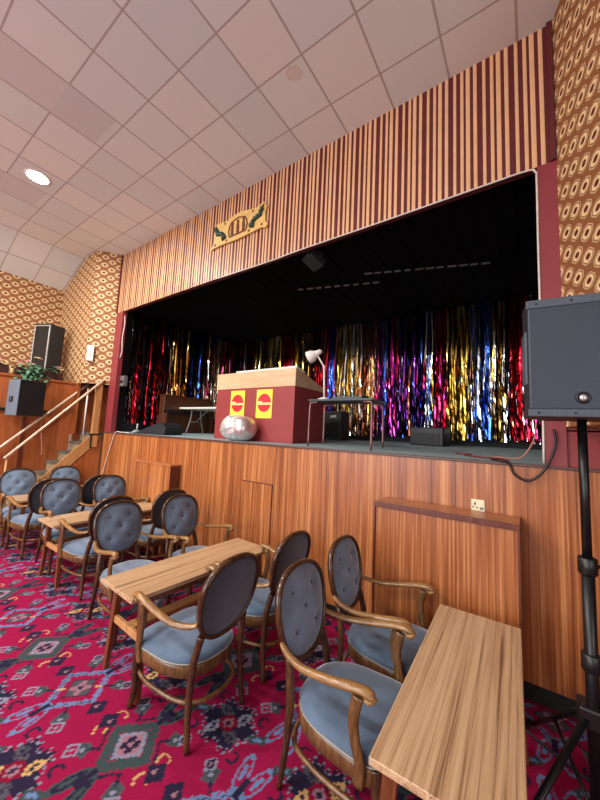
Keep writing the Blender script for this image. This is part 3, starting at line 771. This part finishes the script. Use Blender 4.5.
b = MB(); b.box(a[0] - .045, a[0] + .04, a[1] - .06, a[1] + .055, 1.40, 1.425, .003); b.box(a[0] - .043, a[0] + .04, a[1] - .058, a[1] - .045, 1.19, 1.41, .002); b.build('strap', 'black_metal', t)
b = MB(); b.tube([T(-6.3, 2.477, 1.39), T(-6.3, 2.477, 2.2)], .014, 8); b.build('rail_post', 'white_paint', t)
for xr, p, q in ((-6.02, (1.41, 1.05), (2.60, 2.36)), (-6.45, (1.10, .82), (2.60, 2.36))):
    m = MB(); m.tube([T(xr, p[0], p[1]), T(xr, q[0], q[1])], .026, 8, flat=.75); m.build('handrail', 'rail_wood', t)
    m = MB(); m.tube([T(xr, p[0] + .03, p[1] + .02), T(xr + (-.02 if xr > -6.2 else .02), p[0] + .03, 0.2)], .012, 8); m.build('rail_post', 'post_wood', t)

# ------------------------------------------------------------------ things on the left ledge and wall
def leaf(m, base, d, L_, w):
    d = Vector(d).normalized(); s_ = d.cross(Vector((0, 0, 1)));
    if s_.length < .05: s_ = Vector((1, 0, 0))
    s_.normalize(); up = s_.cross(d); base = Vector(base); rows = []
    for i in range(6):
        f = i / 5; c = base + d * L_ * f - Vector((0, 0, 1)) * L_ * .45 * f * f; hw = w * math.sin(PI * min(.98, f * .92 + .06))
        rows.append([c - s_ * hw, c + up * hw * .25, c + s_ * hw])
    m.loft(rows, closed=False, cap=False)
def planter(y0, y1, lab, pink, spill):
    t = empty('planter', (XW - .10, (y0 + y1) / 2, 2.30), 0, lab, 'planter', None); h = (y1 - y0) / 2
    b = MB(); b.prism([(-.06, 0), (.06, 0), (.078, .13), (.066, .13), (.06, .11), (-.06, .11), (-.066, .13), (-.078, .13)], (0, -h, 0), (1, 0, 0), (0, 0, 1), (0, 2 * h, 0)); b.build('box', 'planter_dark', t)
    f = MB(); g = MB()
    for i in range(int(140 * h)):
        p = (random.uniform(-.05, .06), random.uniform(-h, h) * .95, .11 + random.uniform(0, .05))
        leaf(f if i % 3 else g, p, (random.uniform(-.4, .8), random.uniform(-1, 1), random.uniform(.1, .9)), random.uniform(.06, .12), .022)
    if spill:
        for i in range(70):
            p = (.07 + random.uniform(0, .05), -h * .35 + random.gauss(0, .10), .06 + random.uniform(-.10, .16))
            leaf(f, p, (1, random.uniform(-1, 1), random.uniform(-.5, .6)), random.uniform(.08, .14), .034)
    f.build('foliage', 'leaf_green', t, fix=False); g.build('dry_foliage', 'leaf_dark', t, fix=False)
    for i, (yy, zz, mat) in enumerate(pink):
        m = MB(); c = Vector((.05, yy, zz))
        for j in range(9):
            a = j * 2.4; leaf(m, c, (math.cos(a) * .8 + .3, math.sin(a), .4 + .1 * (j % 3)), .075, .032)
        m.build('flower', mat, t, fix=False)
planter(1.54, 2.16, 'long dark planter with trailing green leaves and pink flowers on the left ledge', [(-.20, .24, 'petal_pink'), (-.12, .21, 'petal_pink'), (-.05, .32, 'petal_cream'), (-.27, .20, 'petal_pink'), (.26, .22, 'petal_pink'), (.28, .19, 'petal_cream')], True)
planter(.95, 1.45, 'dark planter with dry flowers cut off by the left edge of the view', [(.14, .20, 'petal_pink'), (.05, .22, 'petal_pink'), (.20, .18, 'petal_cream')], False)
t = empty('flower_pot', (XW - .09, 1.495, 2.30), 0, 'small beige pot between the two dark planters on the left ledge', 'pot')
b = MB(); b.lathe([(.026, 0), (.034, .05), (.030, .075), (.038, .09), (.030, .09), (.024, .07)], (0, 0, 0), 14); b.build('pot', 'petal_cream', t)
b = MB(); b.lathe([(.024, .066), (.004, .078)], (0, 0, 0), 14); b.build('soil', 'planter_dark', t)

t = empty('wall_speaker', (-6.98, 2.02, 2.30), math.radians(25), 'tall black loudspeaker with silver trim standing on the left ledge by the wallpaper', 'speaker')
b = MB(); b.box(-.17, .17, -.13, .15, 0, 1.0, .012); b.build('cabinet', 'speaker_black', t)
b = MB(); b.box(-.145, .145, -.137, -.128, .03, .95, .003); b.build('grille', 'black_plastic', t)
b = MB()
for x0, x1, z0, z1 in ((-.158, -.142, .02, .965), (.142, .158, .02, .965), (-.158, .158, .95, .966), (-.158, .158, .02, .036)): b.box(x0, x1, -.142, -.128, z0, z1, .002)
b.build('trim', 'silver_trim', t)

t = empty('wainscot_speaker', (-6.33, 1.645, 1.66), math.radians(8), 'grey sided loudspeaker fixed on the wooden wainscot, left of the stairs', 'speaker')
b = MB(); b.box(-.18, .17, -.17, .17, 0, .54, .01); b.build('cabinet', 'side_grey', t)
b = MB(); b.box(.168, .182, -.168, .168, .002, .538, .004); b.build('grille', 'black_plastic', t)
b = MB(); b.box(-.08, .03, -.178, -.165, .20, .29, .006); b.build('handle', 'black_plastic', t)
b = MB(); b.box(-.030, -.020, -.181, -.17, .20, .29, .002); b.build('handle_bar', 'side_grey', t)
b = MB(); b.box(-.215, -.17, -.05, .05, .15, .35, .004); b.build('bracket', 'black_metal', t)
b = MB(); b.box(XW, XW + .02, 1.69, 1.73, .1, 1.735, .003); struct(b.build('trim_3', 'dark_edge'), 'dark upright strip on the wooden wainscot')
b = MB(); pts = smoothline([(-6.44, 1.90, 1.72), (-6.46, 1.92, 1.5), (-6.45, 1.95, 1.25), (-6.46, 1.97, 1.12), (-6.47, 1.97, 1.05)], 5); b.tube(pts, .008, 6)
tag(b.build('hanging_cord', 'pink_cable'), 'pale cord hanging below the grey loudspeaker down to the stairs', 'cord')

t = empty('wall_thermostat', (-6.155, 2.395, 2.66), math.atan2(.34, .205), 'small white box fixed to the patterned pilaster above the stairs', 'box')
b = MB(); b.box(-.05, .05, -.055, -.01, -.0, .27, .006); b.build('case', 'white_paint', t)
b = MB(); b.box(-.03, .03, -.0585, -.05, .06, .2, .003); b.build('cover', 'silver_trim', t)

# ------------------------------------------------------------------ on the stage
def poster(x0, x1, z0, z1, par, lab):
    t = empty('poster', ((x0 + x1) / 2, 3.10 - .003, (z0 + z1) / 2), 0, lab, 'poster', 'yellow posters on the red booth'); hx, hz = (x1 - x0) / 2, (z1 - z0) / 2
    b = MB(); b.box(-hx, hx, -.002, .002, -hz, hz); b.build('sheet', 'poster_yellow', t)
    b = MB(); b.prism([(.112 * math.cos(i * PI / 20), .118 * math.sin(i * PI / 20)) for i in range(40)], (0, -.0032, .012), (1, 0, 0), (0, 0, 1), (0, .002, 0)); b.build('disc', 'poster_red', t)
    b = MB(); b.box(-.115, .118, -.0042, -.002, -.012, .002)            # the broken line of lettering across the disc
    x = -.12
    for i, w in enumerate((.016, .012, .018, .014, .015)): b.box(x, x + w, -.0042, -.002, .004, .034); x += w + .003
    for i in range(9): b.box(-.02 + i * .0145, -.02 + i * .0145 + .010, -.0042, -.002, .004, .016)
    b.build('lettering', 'poster_text', t)
dz = deck_z(3.1)
t = empty('dj_booth', (-2.96, 3.43, dz), 0, 'dark red booth with a pale sloping top on the stage front', 'booth')
hx = .69; h = 2.38 - dz
b = MB(); b.prism([(-.33, 0), (.33, 0), (.33, .69), (-.33, .69)], (-hx, 0, 0), (0, 1, 0), (0, 0, 1), (2 * hx, 0, 0)); b.build('body', 'booth_red', t)
b = MB(); b.prism([(-.337, .69), (.335, .69), (.335, .745), (-.337, h)], (-hx - .006, 0, 0), (0, 1, 0), (0, 0, 1), (2 * hx + .012, 0, 0)); b.build('desk_top', 'booth_band', t)
b = MB(); b.prism([(-.30, h + .002), (-.12, h - .035), (-.12, h - .015), (-.30, h + .03)], (-.36, 0, 0), (0, 1, 0), (0, 0, 1), (1.04, 0, 0)); b.build('white_ledge', 'white_paint', t)
b = MB(); b.box(.45, .56, -.08, .06, h - .10, h - .0, .01); b.build('mixer_unit', 'black_plastic', t)
poster(-3.355, -3.09, 1.765, 2.132, None, 'yellow poster with a red disc, left one on the red booth')
poster(-2.875, -2.61, 1.765, 2.132, None, 'yellow poster with a red disc, right one on the red booth')
# crumpled silver dome leaning before the booth
t = empty('mirror_dome', (-2.995, 2.905, deck_z(2.9)), math.radians(-10), 'round silver mirrored dome lying on the deck in front of the red booth', 'mirror ball')
b = MB(); rings = []
for j in range(13):
    a = -PI / 2 + PI * j / 12
    rings.append([(.215 * math.cos(a) * math.cos(k * PI / 16), .175 * math.cos(a) * math.sin(k * PI / 16), .165 + .162 * math.sin(a)) for k in range(32)])
for r in rings:
    for i, p in enumerate(r): r[i] = (p[0] - .05 + random.gauss(0, .004), p[1] + random.gauss(0, .006), p[2] + random.gauss(0, .004))
b.loft(rings, smooth=False); b.build('mirrored_shell', 'mirror_silver', t)
b = MB(); rings = []
for rr, xx in ((.140, .02), (.155, .03), (.155, .06), (.148, .16), (.12, .21), (.05, .235)): rings.append([(xx, .03 + rr * math.cos(k * PI / 16), .158 + rr * math.sin(k * PI / 16)) for k in range(32)])
b.loft(rings); b.build('metal_back', 'chrome', t)

# black folding card table with lamp and mixer
zt = 1.965
t = empty('work_table', (-1.57, 3.07, deck_z(2.95)), math.radians(1.5), 'small black topped table on copper coloured tube legs beside the red booth', 'table')
z0 = zt - deck_z(2.95)
b = MB(); b.box(-.36, .36, -.18, .18, z0 - .022, z0, .004); b.build('tabletop', 'table_black', t)
for sx in (-1, 1):
    for sy in (-1, 1):
        m = MB(); m.tube(smoothline([(sx * .26, sy * .155, z0 - .03), (sx * .32, sy * .158, z0 - .035), (sx * .345, sy * .16, z0 - .075), (sx * .35, sy * .162, .012 * (1 + sy)), ], 5), .011, 8); m.build('leg', 'copper_pipe', t)
t = empty('desk_lamp', (-1.80, 3.0, zt), 0, 'white jointed desk lamp on the black table, head turned left', 'lamp')
b = MB(); b.lathe([(.070, 0), (.070, .012), (.03, .028), (.012, .035)], (0, 0, 0), 20); b.build('base', 'white_paint', t)
b = MB(); b.tube([(0, 0, .03), (-.015, 0, .365)], .010, 8); b.lathe([(.016, -.012), (.016, .012)], (-.015, 0, .365), 10); b.build('lower_arm', 'white_paint', t)
b = MB(); b.tube([(-.015, 0, .365), (-.105, 0, .50)], .009, 8); b.build('upper_arm', 'white_paint', t)
ax = Vector((-.9, -.15, -.42)).normalized(); M = Matrix.Translation((-.075, 0, .545)) @ ax.to_track_quat('Z', 'Y').to_matrix().to_4x4()
b = MB(); b.lathe([(.016, -.02), (.028, 0), (.030, .03), (.042, .06), (.066, .10), (.074, .15), (.070, .15), (.038, .07), (.01, .05)], (0, 0, 0), 20, M); b.build('shade', 'white_paint', t)
t = empty('mixer', (-1.52, 3.06, zt), 0, 'small grey mixing desk lying on the black table', 'mixer')
b = MB(); b.prism([(-.09, 0), (.09, 0), (.09, .055), (-.09, .03)], (-.17, 0, 0), (0, 1, 0), (0, 0, 1), (.34, 0, 0)); b.build('case', 'speaker_grey', t)
for i in range(8): m = MB(); m.lathe([(.008, 0), (.007, .014)], (-.13 + i * .037, -.02 + .05 * (i % 2), .044), 8); m.build('knob', 'black_plastic', t)

# floor monitors and amplifiers
t = empty('wedge_monitor', (-4.93, 3.02, deck_z(3.0)), math.radians(6), 'low black wedge monitor near the left of the stage lip', 'speaker')
b = MB(); b.prism([(-.42, 0), (.33, 0), (.36, .12), (.27, .18), (.20, .19)], (0, -.14, 0), (1, 0, 0), (0, 0, 1), (0, .34, 0)); b.build('cabinet', 'speaker_black', t)
b = MB(); b.prism([(-.38, .014), (.16, .185), (.168, .176), (-.37, .005)], (0, -.12, .006), (1, 0, 0), (0, 0, 1), (0, .30, 0)); b.build('grille', 'grille_steel', t)
t = empty('stage_amplifier', (-1.15, 4.80, deck_z(4.7)), math.radians(-8), 'black amplifier on the deck before the foil curtain, right of centre', 'amplifier')
b = MB(); b.box(-.21, .25, -.14, .14, 0, .25, .015); b.build('cabinet', 'black_plastic', t)
b = MB(); b.box(-.17, .21, -.147, -.135, .03, .17, .004); b.build('grille', 'speaker_black', t)
b = MB(); b.tube([(-.05, 0, .25), (-.04, 0, .28), (.08, 0, .28), (.09, 0, .25)], .009, 6); b.build('handle', 'black_metal', t)
t = empty('combo_amplifier', (-2.62, 4.75, deck_z(4.7)), 0, 'black combo amplifier with a white label, behind the black table', 'amplifier')
b = MB(); b.box(-.19, .19, -.14, .14, 0, .47, .015); b.build('cabinet', 'speaker_black', t)
b = MB(); b.box(-.15, .15, -.148, -.135, .04, .30, .004); b.build('grille', 'black_plastic', t)
b = MB(); b.box(-.01, .10, -.150, -.138, .36, .40, .002); b.build('label_plate', 'silver_trim', t)
t = empty('mic_clamp', (-5.45, 2.95, deck_z(2.9)), .4, 'small grey cross shaped stand foot at the left end of the stage', 'stand')
b = MB()
for a in (0.3, 1.9, 3.5, 5.0): b.tube([(0, 0, .05), (.10 * math.cos(a), .06 * math.sin(a), .06 + .10 * math.sin(a)) if False else (.10 * math.cos(a), .05 * math.sin(a), .01)], .010, 6)
b.build('foot', 'silver_trim', t); b = MB(); b.tube([(0, 0, .02), (.01, 0, .16)], .012, 6); b.build('stem', 'silver_trim', t)

# folding table and brown upright cabinet on the left of the stage
zf = 1.985; d0 = deck_z(3.95)
t = empty('folding_table', (-4.80, 4.02, d0), 0, 'white topped folding table with grey trestle legs, left of the red booth', 'table'); z0 = zf - d0
b = MB(); b.box(-.70, .70, -.25, .25, z0 - .035, z0, .008); b.build('tabletop', 'white_paint', t)
for sx in (-1, 1):
    for sy in (-1, 1):
        m = MB(); m.tube(smoothline([(sx * .50, sy * .10, z0 - .03), (sx * .50, sy * .12, z0 * .55), (sx * .50, sy * .20, 0.008)], 5), .014, 8); m.build('leg', 'foil_grey', t)
    m = MB(); m.tube([(sx * .50, -.13, z0 * .45), (sx * .50, .13, z0 * .45)], .010, 6); m.tube([(sx * .50, 0, z0 * .45), (sx * .14, 0, z0 - .035)], .009, 6); m.build('brace', 'foil_grey', t)
t = empty('upright_cabinet', (-5.565, 4.0, deck_z(4.0)), 0, 'brown wooden upright cabinet with a shelf, against the left foil curtain', 'cabinet')
b = MB(); b.box(-.10, .06, -.55, .55, 0, .69, .008); b.box(.06, .16, -.55, -.51, 0, .40); b.box(.06, .16, .51, .55, 0, .40); b.build('body', 'piano_wood', t)
b = MB(); b.box(.06, .17, -.55, .55, .36, .42, .006); b.build('shelf', 'black_plastic', t)
b = MB(); b.box(-.11, .08, -.56, .56, .69, .71, .004); b.build('lid', 'piano_wood', t)

# ------------------------------------------------------------------ stage ceiling: spot lamp and scraps of foil
t = empty('stage_spotlight', (-1.93, 2.97, 3.655), math.radians(-20), 'black box spotlight hung under the stage ceiling', 'spotlight')
b = MB(); M = Matrix.Rotation(math.radians(-24), 4, 'X'); b.box(-.09, .09, -.12, .08, -.17, -.03, .01, M); b.build('housing', 'speaker_black', t)
b = MB(); b.box(-.005, .012, -.126, -.115, -.16, -.04, 0, M); b.build('lens_strip', 'foil_grey', t)
b = MB(); b.box(-.10, .10, -.015, .015, -.012, 0); b.box(-.105, -.093, -.015, .015, -.10, 0); b.box(.093, .105, -.015, .015, -.10, 0); b.build('yoke', 'black_metal', t)
for i in range(9):
    m = MB(); x = -2.62 + i * .125; m.box(-.05, .02 + .02 * random.random(), -.02, .02, -.006, 0); o = m.build('foil_strip', 'foil_grey'); o.location = (x, 3.62 + i * .04, 3.651); o.rotation_euler = (0, 0, .25)
    tag(o, 'thin grey foil strip under the dark stage ceiling, in the left row', 'strip', 'left row of foil strips under the stage ceiling')
for i in range(12):
    m = MB(); x = -1.62 + i * .115; m.box(-.05, .02 + .03 * random.random(), -.018, .018, -.006, 0); o = m.build('foil_strip', 'foil_grey'); o.location = (x, 3.66 + i * .04, 3.651); o.rotation_euler = (0, 0, .3)
    tag(o, 'thin grey foil strip under the dark stage ceiling, in the right row', 'strip', 'right row of foil strips under the stage ceiling')

# ------------------------------------------------------------------ cables
def cable(name, pts, r, mat, lab, k=6):
    b = MB(); b.tube(smoothline(pts, k), r, 6); return tag(b.build(name, mat), lab, 'cable')
cable('cable', [(-3.3, YS - .012, 3.567), (-2.4, YS - .014, 3.555), (-2.0, YS - .012, 3.565), (-1.1, YS - .012, 3.562), (-.3, YS - .012, 3.566), (.02, YS - .012, 3.565), (.078, YS - .012, 3.535), (.085, YS - .01, 3.45), (.083, YS - .01, 2.9), (.085, YS - .01, 2.2), (.08, YS - .01, 1.48)], .007, 'white_cable', 'thin pale cable along the top and right edge of the stage opening')
cable('cable', [(.135, YS - .04, 1.70), (.14, YS - .04, 1.60), (.085, YS - .04, 1.445), (.0, YS - .035, 1.36), (-.08, YS - .03, 1.39), (-.11, YS - .025, 1.46), (-.16, YS - .03, 1.478), (-.22, YS + .04, 1.478)], .008, 'black_plastic', 'black cable drooping over the stage lip beside the near loudspeaker')
cable('cable', [(-5.25, YS + .05, 1.478), (-5.4, YS - .012, 1.478), (-5.55, YS - .02, 1.475), (-5.64, YS - .02, 1.34), (-5.80, YS - .02, .95), (-5.90, YS - .02, .65), (-5.93, YS - .02, .4)], .006, 'white_cable', 'thin pale cable hanging over the left end of the stage front')
cable('cable', [(-.55, 3.3, deck_z(3.3) + .008), (-.42, 3.25, deck_z(3.25) + .008), (-.45, 3.12, deck_z(3.1) + .008), (-.30, 3.0, deck_z(3) + .008), (-.18, 2.95, deck_z(2.95) + .008), (-.12, 2.80, deck_z(2.8) + .008)], .007, 'red_cable', 'red cable lying in loops on the right of the stage deck')
cable('cable', [(.05, 2.95, 1.75), (.03, 3.0, 1.62), (-.04, 3.05, 1.50), (-.12, 3.1, deck_z(3.1) + .008), (-.24, 3.2, deck_z(3.2) + .008)], .006, 'pink_cable', 'pinkish cable falling to the deck behind the right upright')
cable('cable', [(-5.765, YS + .03, 3.50), (-5.74, YS + .03, 3.35), (-5.77, YS + .03, 3.1), (-5.74, YS + .03, 2.85), (-5.80, YS + .02, 2.72), (-5.82, YS + .0, 2.80)], .008, 'white_cable', 'pale looped cable hanging down the left upright of the opening')
t = empty('switch_box', (-5.73, YS + .10, 2.26), 0, 'grey switch box inside the left edge of the stage opening', 'box')
b = MB(); b.box(-.07, .07, -.03, .04, 0, .18, .006); b.build('case', 'foil_grey', t)
b = MB()
for i in range(3): b.box(-.05 + i * .04, -.025 + i * .04, -.037, -.028, .05, .10, .002)
b.build('switch', 'black_plastic', t)

# ------------------------------------------------------------------ the near loudspeaker on its tripod
PX, PY = .195, 1.89
t = empty('loudspeaker', (PX, PY, 1.716), math.radians(7), 'large near loudspeaker with dark steel grille at the right edge, on a black pole', 'speaker')
hw, hh = .212, .505
def face(x0, x1, y, z0, z1): pass
b = MB(); b.prism([(-hw, -.17), (hw, -.17), (hw, -.03), (.11, .13), (-.11, .13), (-hw, -.03)], (0, 0, 0), (1, 0, 0), (0, 1, 0), (0, 0, hh)); b.build('cabinet', 'speaker_black', t)
b = MB(); b.box(-hw - .004, hw + .004, -.186, -.165, 0, .032, .004); b.build('bezel', 'speaker_grey', t)
b = MB(); b.box(-hw - .004, hw + .004, -.186, -.165, hh - .035, hh + .002, .004); b.build('bezel', 'speaker_grey', t)
b = MB(); b.box(-hw + .001, hw - .001, -.184, -.168, .03, hh - .033, .006); b.build('grille', 'grille_steel', t)
b = MB(); b.lathe([(.024, 0), (.024, .006), (.018, .010), (.018, .004), (.002, .004)], (0, 0, 0), 20, Matrix.Translation((-.035, -.183, .078)) @ Matrix.Rotation(PI / 2, 4, 'X')); b.build('badge_ring', 'black_plastic', t)
b = MB(); b.lathe([(.015, .0), (.012, .007), (.002, .008)], (0, 0, 0), 16, Matrix.Translation((-.035, -.184, .078)) @ Matrix.Rotation(PI / 2, 4, 'X')); b.build('badge', 'silver_trim', t)
b = MB(); b.box(-hw - .008, -hw + .01, -.15, -.05, .14, .38, .006); b.build('side_handle', 'speaker_grey', t)
for sx in (-.18, -.06, .06, .18):
    for z in (.016, hh - .017):
        m = MB(); m.lathe([(.005, 0), (.004, .003)], (0, 0, 0), 8, Matrix.Translation((sx, -.185, z)) @ Matrix.Rotation(PI / 2, 4, 'X')); m.build('screw', 'black_metal', t)
t = empty('speaker_stand', (PX, PY, 0), 0, 'black tripod pole stand carrying the near loudspeaker', 'stand')
b = MB(); b.tube([(0, 0, .12), (0, 0, 1.10)], .023, 12); b.build('lower_pole', 'black_metal', t)
b = MB(); b.tube([(0, 0, 1.08), (0, 0, 1.715)], .0175, 12); b.build('upper_pole', 'black_metal', t)
for z in (1.10, .72): b = MB(); b.lathe([(.030, -.035), (.034, -.03), (.034, .03), (.028, .035)], (0, 0, z), 16); b.build('collar', 'black_plastic', t)
for z, a in ((1.10, .4),): b = MB(); b.tube([(0, 0, z), (.06, .02, z)], .008, 8); b.lathe([(.016, -.012), (.016, .012)], (.068, .022, z), 10); b.build('knob', 'black_plastic', t)
b = MB(); b.box(-.05, .05, -.045, .045, .48, .56, .01); b.build('hub', 'black_plastic', t)
for a in (111, 231, -9):
    a = math.radians(a); c_, s_ = math.cos(a), math.sin(a)
    m = MB(); m.tube([(.04 * c_, .04 * s_, .52), (.60 * c_, .60 * s_, .015)], .015, 8, flat=.7); l = m.build('leg', 'black_metal', t)
    m = MB(); m.tube([(.585 * c_, .585 * s_, .026), (.63 * c_, .63 * s_, .012)], .016, 8); m.build('rubber_foot', 'black_plastic', l)
    m = MB(); m.tube([(.02 * c_, .02 * s_, .13), (.33 * c_, .33 * s_, .26)], .009, 8); m.build('brace', 'black_metal', t)
cable('cable', [(-.15, 2.46, .008), (-.03, 2.39, .008), (.12, 2.30, .008), (.25, 2.24, .008), (.5, 2.1, .008)], .008, 'black_plastic', 'black cable lying straight on the carpet under the loudspeaker stand')
